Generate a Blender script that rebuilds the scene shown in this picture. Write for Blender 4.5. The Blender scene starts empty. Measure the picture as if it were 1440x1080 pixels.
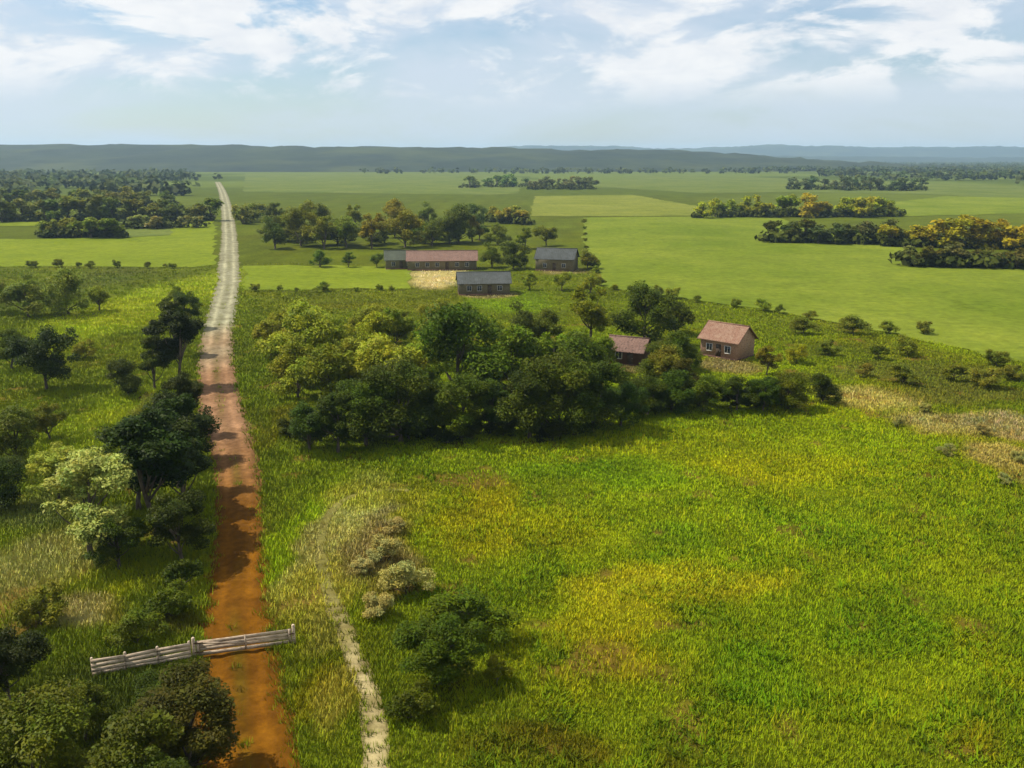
import bpy, math, random
import numpy as np
from mathutils import Vector

SC = bpy.context.scene
COL = SC.collection
R = math.radians
random.seed(7)
RNG = np.random.default_rng(7)

# ------------------------------------------------------------------ camera
FPX, CAM_H, PITCH = 1247.0, 30.0, R(14.3)          # focal length in 1440-wide pixels, metres, downward tilt
cam_d = bpy.data.cameras.new('camera')
cam_d.sensor_width = 36.0
cam_d.lens = 36.0 * FPX / 1440.0
cam_d.clip_start = 0.5
cam_d.clip_end = 60000
cam = bpy.data.objects.new('camera', cam_d)
COL.objects.link(cam)
cam.location = (0, 0, CAM_H)
cam.rotation_euler = (R(90) - PITCH, 0, 0)
SC.camera = cam

# ------------------------------------------------------------------ sky and sun
SUN_EL, SUN_AZ = R(56), math.atan2(-0.90, 0.22)     # azimuth from +Y, towards +X positive
w = bpy.data.worlds.new("World")
SC.world = w
w.use_nodes = True
nt = w.node_tree
nt.nodes.clear()
SKYK, CLK = 0.75, 7.2                                # sky tint, cloud brightness (background strength 0.1)
def N(nt, typ, **kw):
    n = nt.nodes.new(typ)
    for k, v in kw.items():
        if k.startswith('i_'):
            key = k[2:]
            key = int(key) if key.isdigit() else key
            n.inputs[key].default_value = v
        else:
            setattr(n, k, v)
    return n
def ramp(nt, pts, fac=None):
    n = nt.nodes.new('ShaderNodeValToRGB')
    els = n.color_ramp.elements
    while len(els) < len(pts): els.new(0.5)
    for e, (p, c) in zip(els, pts):
        e.position = p
        e.color = (*c, 1) if len(c) == 3 else c
    if fac is not None: nt.links.new(fac, n.inputs[0])
    return n
L = nt.links.new
out = N(nt, 'ShaderNodeOutputWorld'); bg = N(nt, 'ShaderNodeBackground', i_Strength=0.1)
sky = N(nt, 'ShaderNodeTexSky', sky_type='NISHITA', sun_disc=False, sun_elevation=SUN_EL, sun_rotation=SUN_AZ,
        altitude=200, air_density=1.2, dust_density=0.5, ozone_density=1.5)
tc = N(nt, 'ShaderNodeTexCoord'); sx = N(nt, 'ShaderNodeSeparateXYZ'); L(tc.outputs['Generated'], sx.inputs[0])
cv = N(nt, 'ShaderNodeMapping'); cv.inputs['Scale'].default_value = (5.2, 5.2, 15.0); cv.inputs['Location'].default_value = (2.1335, 16.9401, -5.4870); L(tc.outputs['Generated'], cv.inputs[0])
def noise(nt, vec, scale, detail=6, rough=0.55, dist=0.0):
    n = N(nt, 'ShaderNodeTexNoise', i_Scale=scale, i_Detail=detail, i_Roughness=rough, i_Distortion=dist)
    if vec is not None: nt.links.new(vec, n.inputs['Vector'])
    return n
def maprange(nt, v, a, b, c=0.0, d=1.0, smooth=True):
    n = N(nt, 'ShaderNodeMapRange', i_1=a, i_2=b, i_3=c, i_4=d)
    n.interpolation_type = 'SMOOTHSTEP' if smooth else 'LINEAR'
    nt.links.new(v, n.inputs[0])
    return n
n1 = noise(nt, cv.outputs[0], 1.25, 10, 0.60, 0.35)         # heaped cloud
n2 = noise(nt, cv.outputs[0], 0.55, 5, 0.55, 0.4)           # thin veil
n3 = noise(nt, cv.outputs[0], 2.6, 8, 0.6, 0.3)             # light and shade within the cloud
m1 = maprange(nt, n1.outputs[0], 0.45, 0.565)
el1 = maprange(nt, sx.outputs[2], 0.045, 0.085); el2 = maprange(nt, sx.outputs[2], 0.01, 0.11, 0.9, 1.0)
k1 = N(nt, 'ShaderNodeMath', operation='MULTIPLY'); L(m1.outputs[0], k1.inputs[0]); L(el1.outputs[0], k1.inputs[1])
m2 = maprange(nt, n2.outputs[0], 0.38, 0.60, 0.12, 0.85)
k2 = N(nt, 'ShaderNodeMath', operation='MULTIPLY'); L(m2.outputs[0], k2.inputs[0]); L(el2.outputs[0], k2.inputs[1])
mixv = N(nt, 'ShaderNodeMix', data_type='RGBA'); mixc = N(nt, 'ShaderNodeMix', data_type='RGBA')
CLR = ramp(nt, [(0.32, (.80, .83, .88)), (0.58, (.95, .955, .96))], n3.outputs[0])
tint_ = N(nt, 'ShaderNodeMix', data_type='RGBA', blend_type='MULTIPLY', i_0=1.0); L(sky.outputs[0], tint_.inputs[6]); tint_.inputs[7].default_value = (SKYK * .90, SKYK, SKYK * 1.13, 1)
cl = N(nt, 'ShaderNodeMix', data_type='RGBA', blend_type='MULTIPLY', i_0=1.0); L(CLR.outputs[0], cl.inputs[6]); cl.inputs[7].default_value = (CLK, CLK, CLK, 1)
L(k2.outputs[0], mixv.inputs[0]); L(tint_.outputs[2], mixv.inputs[6]); mixv.inputs[7].default_value = (CLK * .68, CLK * .755, CLK * .86, 1)
L(k1.outputs[0], mixc.inputs[0]); L(mixv.outputs[2], mixc.inputs[6]); L(cl.outputs[2], mixc.inputs[7])
L(mixc.outputs[2], bg.inputs[0]); L(bg.outputs[0], out.inputs[0])

sun_d = bpy.data.lights.new('sun', 'SUN')
sun_d.energy = 4.8; sun_d.angle = R(0.6); sun_d.color = (1.0, 0.93, 0.82)
sun = bpy.data.objects.new('sun', sun_d); COL.objects.link(sun)
to_sun = Vector((math.sin(SUN_AZ) * math.cos(SUN_EL), math.cos(SUN_AZ) * math.cos(SUN_EL), math.sin(SUN_EL)))
sun.rotation_euler = to_sun.to_track_quat('Z', 'Y').to_euler()
sun.location = (-60, 40, 200)

SC.view_settings.view_transform = 'Standard'
SC.view_settings.look = 'None'
SC.view_settings.gamma = 1.0
SC.view_settings.exposure = 0.5
SC.render.engine = 'CYCLES'
cy = SC.cycles
cy.max_bounces = 6; cy.diffuse_bounces = 3; cy.transmission_bounces = 3; cy.transparent_max_bounces = 4
cy.volume_bounces = 0; cy.glossy_bounces = 2
cy.use_denoising = True
cy.denoiser = 'OPENIMAGEDENOISE'
cy.denoising_input_passes = 'RGB_ALBEDO_NORMAL'
cy.sample_clamp_indirect = 4.0

# ------------------------------------------------------------------ helpers
def at(px, py, z=0.0):
    """the point at height z that pixel (px, py) of the 1440 x 1080 photograph looks at"""
    u, v = (px - 720) / FPX, -(py - 540) / FPX
    c, s = math.cos(PITCH), math.sin(PITCH)
    d = (u, c + v * s, -s + v * c)
    t = (z - CAM_H) / d[2]
    return (d[0] * t, d[1] * t, z)
def hexlin(h):
    h = h.lstrip('#')
    c = np.array([int(h[i:i + 2], 16) for i in (0, 2, 4)]) / 255.0
    return np.where(c <= 0.04045, c / 12.92, ((c + 0.055) / 1.055) ** 2.4)
def tag(o, label=None, cat=None, group=None, kind=None):
    if label: o['label'] = label
    if cat: o['category'] = cat
    if group: o['group'] = group
    if kind: o['kind'] = kind
    return o
def mesh_np(name, verts, faces, mat=None, smooth=False, col=None, fmat=None):
    me = bpy.data.meshes.new(name)
    verts = np.asarray(verts, np.float32)
    if isinstance(faces, np.ndarray):
        k = faces.shape[1]; idx = faces.astype(np.int32).ravel()
        starts = np.arange(0, len(idx), k, dtype=np.int32); tot = np.full(len(starts), k, np.int32)
    else:
        tot = np.array([len(f) for f in faces], np.int32)
        idx = np.concatenate([np.asarray(f, np.int32) for f in faces])
        starts = np.concatenate([[0], np.cumsum(tot)[:-1]]).astype(np.int32)
    me.vertices.add(len(verts)); me.vertices.foreach_set('co', verts.ravel())
    me.loops.add(len(idx)); me.loops.foreach_set('vertex_index', idx)
    me.polygons.add(len(starts)); me.polygons.foreach_set('loop_start', starts); me.polygons.foreach_set('loop_total', tot)
    me.update(calc_edges=True)
    if smooth: me.polygons.foreach_set('use_smooth', np.ones(len(starts), bool))
    for m in (mat if isinstance(mat, (list, tuple)) else [mat] if mat else []): me.materials.append(m)
    if fmat is not None: me.polygons.foreach_set('material_index', np.asarray(fmat, np.int32))
    if col is not None:
        a = me.color_attributes.new('tint', 'FLOAT_COLOR', 'POINT')
        c = np.ones((len(verts), 4), np.float32); c[:, :3] = col
        a.data.foreach_set('color', c.ravel())
    return me
def link(name, me, parent=None):
    o = bpy.data.objects.new(name, me); COL.objects.link(o)
    if parent is not None: o.parent = parent
    return o
def empty(name, loc=(0, 0, 0), rz=0.0):
    o = bpy.data.objects.new(name, None); COL.objects.link(o)
    o.location = loc; o.rotation_euler = (0, 0, rz); o.empty_display_size = 0.3
    return o
def tube(pts, radii, sides=7, cap=True):
    pts = np.asarray(pts, float); n = len(pts); V = []; F = []
    for i in range(n):
        t = pts[min(i + 1, n - 1)] - pts[max(i - 1, 0)]; t = t / (np.linalg.norm(t) + 1e-9)
        a = np.cross(t, (0.13, 0.97, 0.2)) if abs(t[1]) < 0.9 else np.cross(t, (1, 0, 0)); a /= np.linalg.norm(a); b = np.cross(t, a)
        for k in range(sides):
            th = 2 * math.pi * k / sides
            V.append(pts[i] + radii[i] * (math.cos(th) * a + math.sin(th) * b))
    for i in range(n - 1):
        for k in range(sides):
            F.append((i * sides + k, i * sides + (k + 1) % sides, (i + 1) * sides + (k + 1) % sides, (i + 1) * sides + k))
    if cap:
        F.append(tuple(range((n - 1) * sides, n * sides))); F.append(tuple(reversed(range(sides))))
    return V, F
class MB:
    """collects shapes, links them as one mesh"""
    def __init__(s): s.V = []; s.F = []
    def add(s, V, F):
        b = len(s.V); s.V += [tuple(v) for v in V]; s.F += [tuple(i + b for i in f) for f in F]; return s
    def box(s, x0, x1, y0, y1, z0, z1, rot=None, bev=0.0):
        V = [(x, y, z) for z in (z0, z1) for (x, y) in ((x0, y0), (x1, y0), (x1, y1), (x0, y1))]
        F = [(3, 2, 1, 0), (4, 5, 6, 7), (0, 1, 5, 4), (1, 2, 6, 5), (2, 3, 7, 6), (3, 0, 4, 7)]
        if rot is not None: V = [rot @ Vector(v) for v in V]
        return s.add(V, F)
    def build(s, name, mat, parent=None, smooth=False):
        return link(name, mesh_np(name, s.V, s.F, mat, smooth), parent)

# ------------------------------------------------------------------ materials
def new_mat(name):
    m = bpy.data.materials.new(name); m.use_nodes = True
    nt = m.node_tree; nt.nodes.clear()
    o = N(nt, 'ShaderNodeOutputMaterial'); p = N(nt, 'ShaderNodeBsdfPrincipled', i_Roughness=0.85)
    p.inputs['Specular IOR Level'].default_value = 0.2
    nt.links.new(p.outputs[0], o.inputs[0])
    return m, nt, p, o
def obj_coord(nt):
    return N(nt, 'ShaderNodeTexCoord').outputs['Object']
def bump(nt, p, h, strength=0.4, dist=0.1):
    b = N(nt, 'ShaderNodeBump', i_Strength=strength, i_Distance=dist)
    nt.links.new(h, b.inputs['Height']); nt.links.new(b.outputs[0], p.inputs['Normal'])
def mat_noise(name, c1, c2, scale, rough=0.85, c3=None, scale2=None, bumpd=0.0, stretch=None, lo=0.35, hi=0.65):
    m, nt, p, o = new_mat(name)
    v = obj_coord(nt)
    if stretch:
        mp = N(nt, 'ShaderNodeMapping'); mp.inputs['Scale'].default_value = stretch; nt.links.new(v, mp.inputs[0]); v = mp.outputs[0]
    a = noise(nt, v, scale, 8, 0.6)
    rp = ramp(nt, [(lo, c1), (hi, c2)], a.outputs[0]); c = rp.outputs[0]
    if c3 is not None:
        b = noise(nt, v, scale2 or scale * 5, 5, 0.6)
        k = maprange(nt, b.outputs[0], 0.45, 0.7)
        mx = N(nt, 'ShaderNodeMix', data_type='RGBA'); nt.links.new(k.outputs[0], mx.inputs[0]); nt.links.new(c, mx.inputs[6])
        mx.inputs[7].default_value = (*c3, 1); c = mx.outputs[2]
    nt.links.new(c, p.inputs['Base Color']); p.inputs['Roughness'].default_value = rough
    if bumpd: bump(nt, p, a.outputs[0], 0.5, bumpd)
    return m
def soft_normal(nt, up, *ins):
    ge = N(nt, 'ShaderNodeNewGeometry'); ad = N(nt, 'ShaderNodeVectorMath', operation='ADD', i_1=(0, 0, up)); no = N(nt, 'ShaderNodeVectorMath', operation='NORMALIZE')
    nt.links.new(ge.outputs['Normal'], ad.inputs[0]); nt.links.new(ad.outputs[0], no.inputs[0])
    for i in ins: nt.links.new(no.outputs[0], i)
def mat_leaf():
    """colour from the object, varied leaf by leaf; part of the light passes through"""
    m, nt, p, o = new_mat('leaf')
    oi = N(nt, 'ShaderNodeObjectInfo'); at_ = N(nt, 'ShaderNodeAttribute', attribute_name='tint')
    mu = N(nt, 'ShaderNodeMix', data_type='RGBA', blend_type='MULTIPLY', i_0=1.0)
    nt.links.new(oi.outputs['Color'], mu.inputs[6]); nt.links.new(at_.outputs['Color'], mu.inputs[7])
    nt.links.new(mu.outputs[2], p.inputs['Base Color']); p.inputs['Roughness'].default_value = 0.5
    p.inputs['Specular IOR Level'].default_value = 0.07
    tr = N(nt, 'ShaderNodeBsdfTranslucent')
    g = N(nt, 'ShaderNodeMix', data_type='RGBA', blend_type='MULTIPLY', i_0=1.0)
    nt.links.new(mu.outputs[2], g.inputs[6]); g.inputs[7].default_value = (1.5, 1.55, 0.6, 1)
    nt.links.new(g.outputs[2], tr.inputs[0])
    soft_normal(nt, .7, p.inputs['Normal'], tr.inputs['Normal'])
    mx = N(nt, 'ShaderNodeMixShader', i_0=0.35); nt.links.new(p.outputs[0], mx.inputs[1]); nt.links.new(tr.outputs[0], mx.inputs[2])
    nt.links.new(mx.outputs[0], o.inputs[0])
    return m
def mat_blade():
    m, nt, p, o = new_mat('grass_blade')
    at_ = N(nt, 'ShaderNodeAttribute', attribute_name='tint')
    nt.links.new(at_.outputs['Color'], p.inputs['Base Color']); p.inputs['Roughness'].default_value = 0.6; p.inputs['Specular IOR Level'].default_value = 0.04
    tr = N(nt, 'ShaderNodeBsdfTranslucent'); nt.links.new(at_.outputs['Color'], tr.inputs[0])
    soft_normal(nt, 1.6, p.inputs['Normal'], tr.inputs['Normal'])
    mx = N(nt, 'ShaderNodeMixShader', i_0=0.30); nt.links.new(p.outputs[0], mx.inputs[1]); nt.links.new(tr.outputs[0], mx.inputs[2])
    nt.links.new(mx.outputs[0], o.inputs[0])
    return m
def mat_ground(name='ground'):
    """vertex colour (soil and sward of each patch) broken up by noise"""
    m, nt, p, o = new_mat(name); p.inputs['Specular IOR Level'].default_value = .03
    at_ = N(nt, 'ShaderNodeAttribute', attribute_name='tint'); v = obj_coord(nt)
    a = noise(nt, v, 0.9, 9, 0.65); b = noise(nt, v, 0.07, 6, 0.6)
    ra = ramp(nt, [(0.3, (0.62, 0.60, 0.55)), (0.7, (1.35, 1.32, 1.2))], a.outputs[0])
    rb = ramp(nt, [(0.35, (0.86, 0.84, 0.9)), (0.65, (1.14, 1.12, 1.0))], b.outputs[0])
    m1 = N(nt, 'ShaderNodeMix', data_type='RGBA', blend_type='MULTIPLY', i_0=1.0); m2 = N(nt, 'ShaderNodeMix', data_type='RGBA', blend_type='MULTIPLY', i_0=1.0)
    nt.links.new(at_.outputs['Color'], m1.inputs[6]); nt.links.new(ra.outputs[0], m1.inputs[7])
    nt.links.new(m1.outputs[2], m2.inputs[6]); nt.links.new(rb.outputs[0], m2.inputs[7])
    nt.links.new(m2.outputs[2], p.inputs['Base Color']); p.inputs['Roughness'].default_value = 0.95
    bump(nt, p, a.outputs[0], 0.6, 0.25)
    return m
def mat_field(name, c1, c2, rowdir=0.0, rows=0.0, scale=0.02):
    m, nt, p, o = new_mat(name); p.inputs['Specular IOR Level'].default_value = .02
    v = obj_coord(nt)
    a = noise(nt, v, scale, 7, 0.6, 0.4); b = noise(nt, v, 0.5, 6, 0.7)
    c = ramp(nt, [(0.35, c1), (0.66, c2)], a.outputs[0]).outputs[0]
    rb = ramp(nt, [(0.3, (0.74, 0.72, 0.7)), (0.7, (1.26, 1.24, 1.15))], b.outputs[0])
    mu = N(nt, 'ShaderNodeMix', data_type='RGBA', blend_type='MULTIPLY', i_0=1.0); nt.links.new(c, mu.inputs[6]); nt.links.new(rb.outputs[0], mu.inputs[7])
    c = mu.outputs[2]
    d_ = noise(nt, v, scale * 4.5, 8, 0.68, 0.8)
    rd = ramp(nt, [(0.32, (0.80, 0.80, 0.78)), (0.5, (1, 1, 1)), (0.68, (1.16, 1.10, 1.0))], d_.outputs[0])
    mu3 = N(nt, 'ShaderNodeMix', data_type='RGBA', blend_type='MULTIPLY', i_0=1.0); nt.links.new(c, mu3.inputs[6]); nt.links.new(rd.outputs[0], mu3.inputs[7]); c = mu3.outputs[2]
    if rows:
        mp = N(nt, 'ShaderNodeMapping'); mp.inputs['Rotation'].default_value = (0, 0, rowdir); nt.links.new(v, mp.inputs[0])
        wv = N(nt, 'ShaderNodeTexWave', i_Scale=rows, i_Distortion=1.5, i_Detail=2.0); nt.links.new(mp.outputs[0], wv.inputs[0])
        rw = ramp(nt, [(0.0, (0.86, 0.85, 0.84)), (1.0, (1.1, 1.1, 1.08))], wv.outputs[0])
        mu2 = N(nt, 'ShaderNodeMix', data_type='RGBA', blend_type='MULTIPLY', i_0=1.0); nt.links.new(c, mu2.inputs[6]); nt.links.new(rw.outputs[0], mu2.inputs[7]); c = mu2.outputs[2]
    nt.links.new(c, p.inputs['Base Color']); p.inputs['Roughness'].default_value = 0.95
    bump(nt, p, b.outputs[0], 0.5, 0.3)
    return m
LEAF = mat_leaf(); BLADE = mat_blade(); GROUND = mat_ground()
BARK = mat_noise('bark', (0.05, 0.038, 0.026), (0.14, 0.11, 0.08), 3.0, 0.9, bumpd=0.05, stretch=(1, 1, 0.25))
KA, KL, KB = 0.42, 1.18, 3.15                                            # sRGB target of a sunlit surface -> base colour
def alb(h, k=1.0): return tuple(np.clip(hexlin(h) * KA * k, 0.002, 0.8))

# ------------------------------------------------------------------ road line, ground colours
def spline(pts, step=0.5):
    P = np.array(pts, float); out = []
    for i in range(len(P) - 1):
        p0, p1, p2, p3 = P[max(i - 1, 0)], P[i], P[i + 1], P[min(i + 2, len(P) - 1)]
        n = max(2, int(np.linalg.norm(p2 - p1) / step))
        for t in np.linspace(0, 1, n, endpoint=False):
            out.append(0.5 * ((2 * p1) + (-p0 + p2) * t + (2 * p0 - 5 * p1 + 4 * p2 - p3) * t * t + (-p0 + 3 * p1 - 3 * p2 + p3) * t ** 3))
    out.append(P[-1]); return np.array(out)
def smooth_line(P, n):
    for _ in range(n):
        Q = P.copy(); Q[1:-1] = (P[:-2] + 2 * P[1:-1] + P[2:]) / 4; P = Q
    return P
road_px = [(352, 1330), (352, 1180), (347, 1080), (341, 1000), (335, 940), (331, 890), (331, 850), (334, 800), (336, 750), (335, 700), (330, 650),
           (320, 610), (311, 575), (306, 540), (304, 505), (305, 475), (310, 445), (316, 420), (321, 395), (322, 360), (322, 330), (320, 305), (317, 285), (312, 268), (306, 256)]
ROAD = spline([at(x, y)[:2] for x, y in road_px], 0.6)
ROAD = smooth_line(ROAD, 12)
path_px = [(540, 1250), (531, 1120), (528, 1060), (526, 1010), (514, 965), (497, 925), (486, 893), (474, 862), (462, 830), (452, 795), (452, 760), (462, 725), (490, 700), (530, 690), (575, 690)]
PATH = smooth_line(spline([at(x, y)[:2] for x, y in path_px], 0.4), 6)
def dist_line(x, y, line, sub=4):
    P = line[::sub]; d = np.full(x.shape, 1e9)
    for p in P: d = np.minimum(d, (x - p[0]) ** 2 + (y - p[1]) ** 2)
    return np.sqrt(d)

BASE = '#6c7a14'
# patches of different sward: centre and half-size in photograph pixels (laid on the ground), colour, weight
PATCH = [
 # meadow, right
 (1000, 780, 700, 330, '#7a8c06', 1.0), (960, 628, 260, 30, '#869204', .8), (1100, 660, 160, 22, '#909602', .8), (680, 735, 75, 60, '#929402', .9),
 (760, 745, 110, 30, '#8c9008', .6), (850, 665, 180, 22, '#6e8c02', .7), (940, 765, 70, 24, '#66820a', .8), (1180, 740, 170, 45, '#6c840c', .7),
 (900, 835, 140, 34, '#9a981c', 1.0), (1010, 820, 120, 22, '#9a981e', .9), (860, 880, 90, 45, '#969414', .8), (880, 925, 40, 26, '#8c9012', .7),
 (1050, 945, 80, 36, '#66800a', 1.0), (1200, 890, 130, 40, '#6a820c', .7), (1320, 870, 80, 30, '#68800a', .7), (1410, 930, 40, 60, '#868c08', .7),
 (760, 1035, 110, 28, '#625e0e', .9), (960, 1062, 40, 30, '#605e0a', .8), (690, 1060, 60, 40, '#66660e', .8), (1030, 1000, 260, 30, '#74820e', .5),
 (720, 900, 50, 55, '#7c8408', .7), (640, 1010, 60, 45, '#6c7a0c', .7), (1400, 1060, 60, 30, '#76700c', .7), (800, 965, 60, 35, '#8a9004', .7),
 # verge between road and meadow
 (474, 770, 78, 108, '#9c9e50', 1.0), (450, 840, 55, 66, '#969638', .8), (545, 760, 52, 76, '#827a40', .9), (560, 830, 40, 45, '#706a2c', .8),
 (440, 900, 40, 40, '#84863a', .8), (430, 1000, 26, 60, '#808010', .8), (480, 1010, 46, 66, '#a09a40', .8), (392, 790, 22, 100, '#80980a', 1.0),
 (375, 610, 28, 50, '#767818', .9), (365, 520, 24, 90, '#6c7e18', .9), (500, 700, 70, 26, '#949634', .8), (580, 715, 40, 40, '#90941c', .7),
 # left side
 (180, 440, 90, 65, '#96a620', 1.0), (150, 595, 70, 60, '#8c9c1e', .8), (45, 800, 105, 62, '#98984a', 1.0), (150, 850, 26, 34, '#86900a', 1.0),
 (110, 868, 66, 28, '#949050', .9), (180, 870, 40, 20, '#807e30', .8), (60, 720, 70, 40, '#6e7838', .8), (30, 420, 80, 50, '#62702a', .8),
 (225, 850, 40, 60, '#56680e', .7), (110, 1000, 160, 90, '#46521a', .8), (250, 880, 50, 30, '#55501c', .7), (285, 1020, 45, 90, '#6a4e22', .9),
 # right side, rough bank
 (1230, 562, 70, 20, '#9c9648', 1.0), (1330, 597, 80, 20, '#989048', 1.0), (1420, 602, 70, 26, '#988e4c', 1.2), (1405, 642, 66, 24, '#989048', 1.1), (1430, 665, 40, 18, '#8e8840', .8),
 (1350, 555, 120, 18, '#6a6c2a', .9), (1300, 525, 170, 18, '#686e28', .9), (1200, 455, 130, 20, '#68761e', .8), (1160, 490, 60, 16, '#727c1c', .6), (1250, 495, 130, 14, '#66721e', .8),
 (1380, 490, 80, 14, '#748a14', .8), (900, 390, 70, 14, '#8c8a36', .8), (560, 425, 220, 18, '#70781a', .8), (720, 425, 70, 18, '#728c18', .9), (612, 391, 42, 18, '#d2c47e', 1.4), (690, 414, 44, 6, '#a0905c', .8), (790, 382, 34, 5, '#988a58', .8), (1030, 512, 50, 14, '#8a7848', .8), (884, 518, 30, 9, '#7c6c42', .8),
]
PW = []
for px, py, rx, ry, h, wt in PATCH:
    c = at(px, py); a = at(px + rx, py); b0 = at(px, max(py - ry, 236)); b1 = at(px, py + ry)
    PW.append((c[0], (b0[1] + b1[1]) / 2, abs(a[0] - c[0]), abs(b0[1] - b1[1]) / 2, np.array(alb(h)), wt))
def vnoise(x, y, s, seed):
    """smooth value noise"""
    r = np.random.default_rng(seed); T = r.random((64, 64))
    u, v = x / s + 1000.3, y / s + 1000.7
    i, j = np.floor(u).astype(int), np.floor(v).astype(int); f, g = u - i, v - j
    f, g = f * f * (3 - 2 * f), g * g * (3 - 2 * g)
    q = lambda a, b: T[a % 64, b % 64]
    return (q(i, j) * (1 - f) + q(i + 1, j) * f) * (1 - g) + (q(i, j + 1) * (1 - f) + q(i + 1, j + 1) * f) * g
def ground_col(x, y):
    wx = x + 3.0 * (vnoise(x, y, 6, 1) - .5) + 1.6 * (vnoise(x, y, 2.2, 2) - .5); wy = y + 4.0 * (vnoise(x, y, 7, 3) - .5) + 1.6 * (vnoise(x, y, 2.4, 4) - .5)
    c = np.empty(x.shape + (3,)); c[:] = alb(BASE)
    for cx, cy_, rx, ry, col, wt in PW:
        d = ((wx - cx) / rx) ** 2 + ((wy - cy_) / ry) ** 2
        k = np.clip(1.25 - d, 0, 1); k = np.clip(k * k * (3 - 2 * k) * wt, 0, 1)[..., None]
        c = c * (1 - k) + col * k
    n = (vnoise(x, y, 14, 5) - .5) * .25 + (vnoise(x, y, 3.1, 6) - .5) * .35
    c = c * (1 + n[..., None])
    # yellowing here and there
    k = np.clip(vnoise(x, y, 9, 8) * 1.6 - .9, 0, .5)[..., None]
    return c * (1 - k) + c * np.array([1.22, 1.02, .9]) * k

# ------------------------------------------------------------------ ground, hills
def axis(near, step, far, grow):
    a = [0.0]; s = step
    while a[-1] < far:
        if a[-1] > near: s *= grow
        a.append(a[-1] + s)
    return np.array(a)
gx = axis(85, 1.0, 9000, 1.16); gx = np.concatenate([-gx[:0:-1], gx])
gy = axis(190, 1.0, 10200, 1.10) + 10.0; gy = np.concatenate([[-3000, -800, -200, -60, -20], gy])
X, Y = np.meshgrid(gx, gy)
gc = ground_col(X, Y)
far = np.clip((np.hypot(X, Y) - 300) / 900, 0, 1)[..., None]
pat = np.where(vnoise(X, Y, 260, 9)[..., None] > .5, np.array(alb('#7e923c')), np.array(alb('#667a2c')))
gc = gc * (1 - far) + pat * far
soil = np.clip((vnoise(X, Y, 2.6, 71) - .80) * 9, 0, .75)[..., None] * (np.hypot(X, Y) < 170)[..., None]
gc = gc * (1 - soil) + np.array(alb('#8a6e34')) * soil
near = np.clip(1 - (np.hypot(X, Y - 60) - 110) / 60, 0, 1)
Z = (vnoise(X, Y, 5, 11) - .5) * .16 * near
Z *= np.clip((dist_line(X, Y, ROAD) - 3.0) / 3, 0, 1)
Z *= np.clip((dist_line(X, Y, PATH) - 1.4) / 1.5, 0, 1)
nx, ny = len(gx), len(gy)
ii = (np.arange(ny - 1)[:, None] * nx + np.arange(nx - 1)[None]).ravel()
F = np.stack([ii, ii + 1, ii + nx + 1, ii + nx], 1)
g = link('ground', mesh_np('ground', np.stack([X, Y, Z], -1).reshape(-1, 3), F, GROUND, True, gc.reshape(-1, 3))); tag(g, kind='structure')

HILLM = mat_noise('hill_forest', alb('#24401c', .55), alb('#445a28', .6), 0.012, 0.95, c3=alb('#66742e', .6), scale2=0.004, bumpd=6.0)
def ridge(name, x0, x1, y0, depth, top, seed, step=30):
    xs = np.arange(x0, x1 + step, step); ts = np.linspace(0, 1, 26)
    Xr, T = np.meshgrid(xs, ts)
    prof = np.sin(np.pi * T) ** 1.2
    hgt = np.vectorize(top)(Xr)
    nz = .72 + .4 * vnoise(Xr, T * depth, 900, seed) + .18 * vnoise(Xr, T * depth, 260, seed + 1)
    ends = np.clip(np.minimum(Xr - x0, x1 - Xr) / 800, 0, 1)
    Zr = prof * hgt * nz * ends + 14 * vnoise(Xr, T * depth, 45, seed + 2) * prof - 3
    Yr = y0 + T * depth + 300 * (vnoise(Xr, Xr * 0, 1400, seed + 3) - .5)
    n = len(xs); ii = (np.arange(25)[:, None] * n + np.arange(n - 1)[None]).ravel()
    o = link(name, mesh_np(name, np.stack([Xr, Yr, Zr], -1).reshape(-1, 3), np.stack([ii, ii + 1, ii + n + 1, ii + n], 1), HILLM, True))
    return tag(o, kind='structure')
ridge('hills', -3300, 1300, 2050, 1500, lambda x: 60 - 26 * np.clip((x + 1300) / 2600, 0, 1), 21)
ridge('hills', -2500, 5200, 5200, 1700, lambda x: 54 - 30 * np.clip((x - 400) / 2500, 0, 1), 25, 35)
ridge('hills', -6500, 6800, 7000, 2200, lambda x: 108 + 12 * math.sin(x / 1700), 31, 45)

# ------------------------------------------------------------------ fields, road, path (thin sheets on the ground)
FIELDS = []
def sheet(name, pts_px, mat, z, sub=0):
    FIELDS.append(pts_px)
    P = [at(x, y) for x, y in pts_px]
    Q = []
    for i in range(len(P)):                       # slightly wavering edges
        a, b = np.array(P[i][:2]), np.array(P[(i + 1) % len(P)][:2]); n = max(2, int(np.linalg.norm(b - a) / 6)); n = min(n, 90)
        for t in np.linspace(0, 1, n, endpoint=False): Q.append(a + (b - a) * t + RNG.normal(0, .9, 2) * (0 < t))
    o = link(name, mesh_np(name, [(q[0], q[1], z) for q in Q], [tuple(range(len(Q)))], mat))
    return tag(o, kind='structure')
FB = mat_field('field_bright', alb('#8a9e28'), alb('#9aab30'))
FP = mat_field('field_pale', alb('#7e942a'), alb('#98a83a'))
FY = mat_field('field_yellowish', alb('#8e9a3c'), alb('#a0a848'))
FH = mat_field('field_far', alb('#74883c'), alb('#8a984a'))
sheet('field', [(-260, 374), (-260, 338), (60, 336), (236, 330), (240, 308), (303, 306), (303, 372), (270, 376)], FB, 0.062)
sheet('field', [(342, 408), (342, 374), (470, 373), (575, 376), (578, 406)], FB, 0.074)
sheet('field', [(820, 306), (1090, 304), (1150, 326), (1260, 342), (1300, 376), (1620, 378), (1660, 500), (1450, 512), (1260, 470), (1100, 440), (960, 420), (850, 404), (822, 350)], FP, 0.086)
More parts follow.
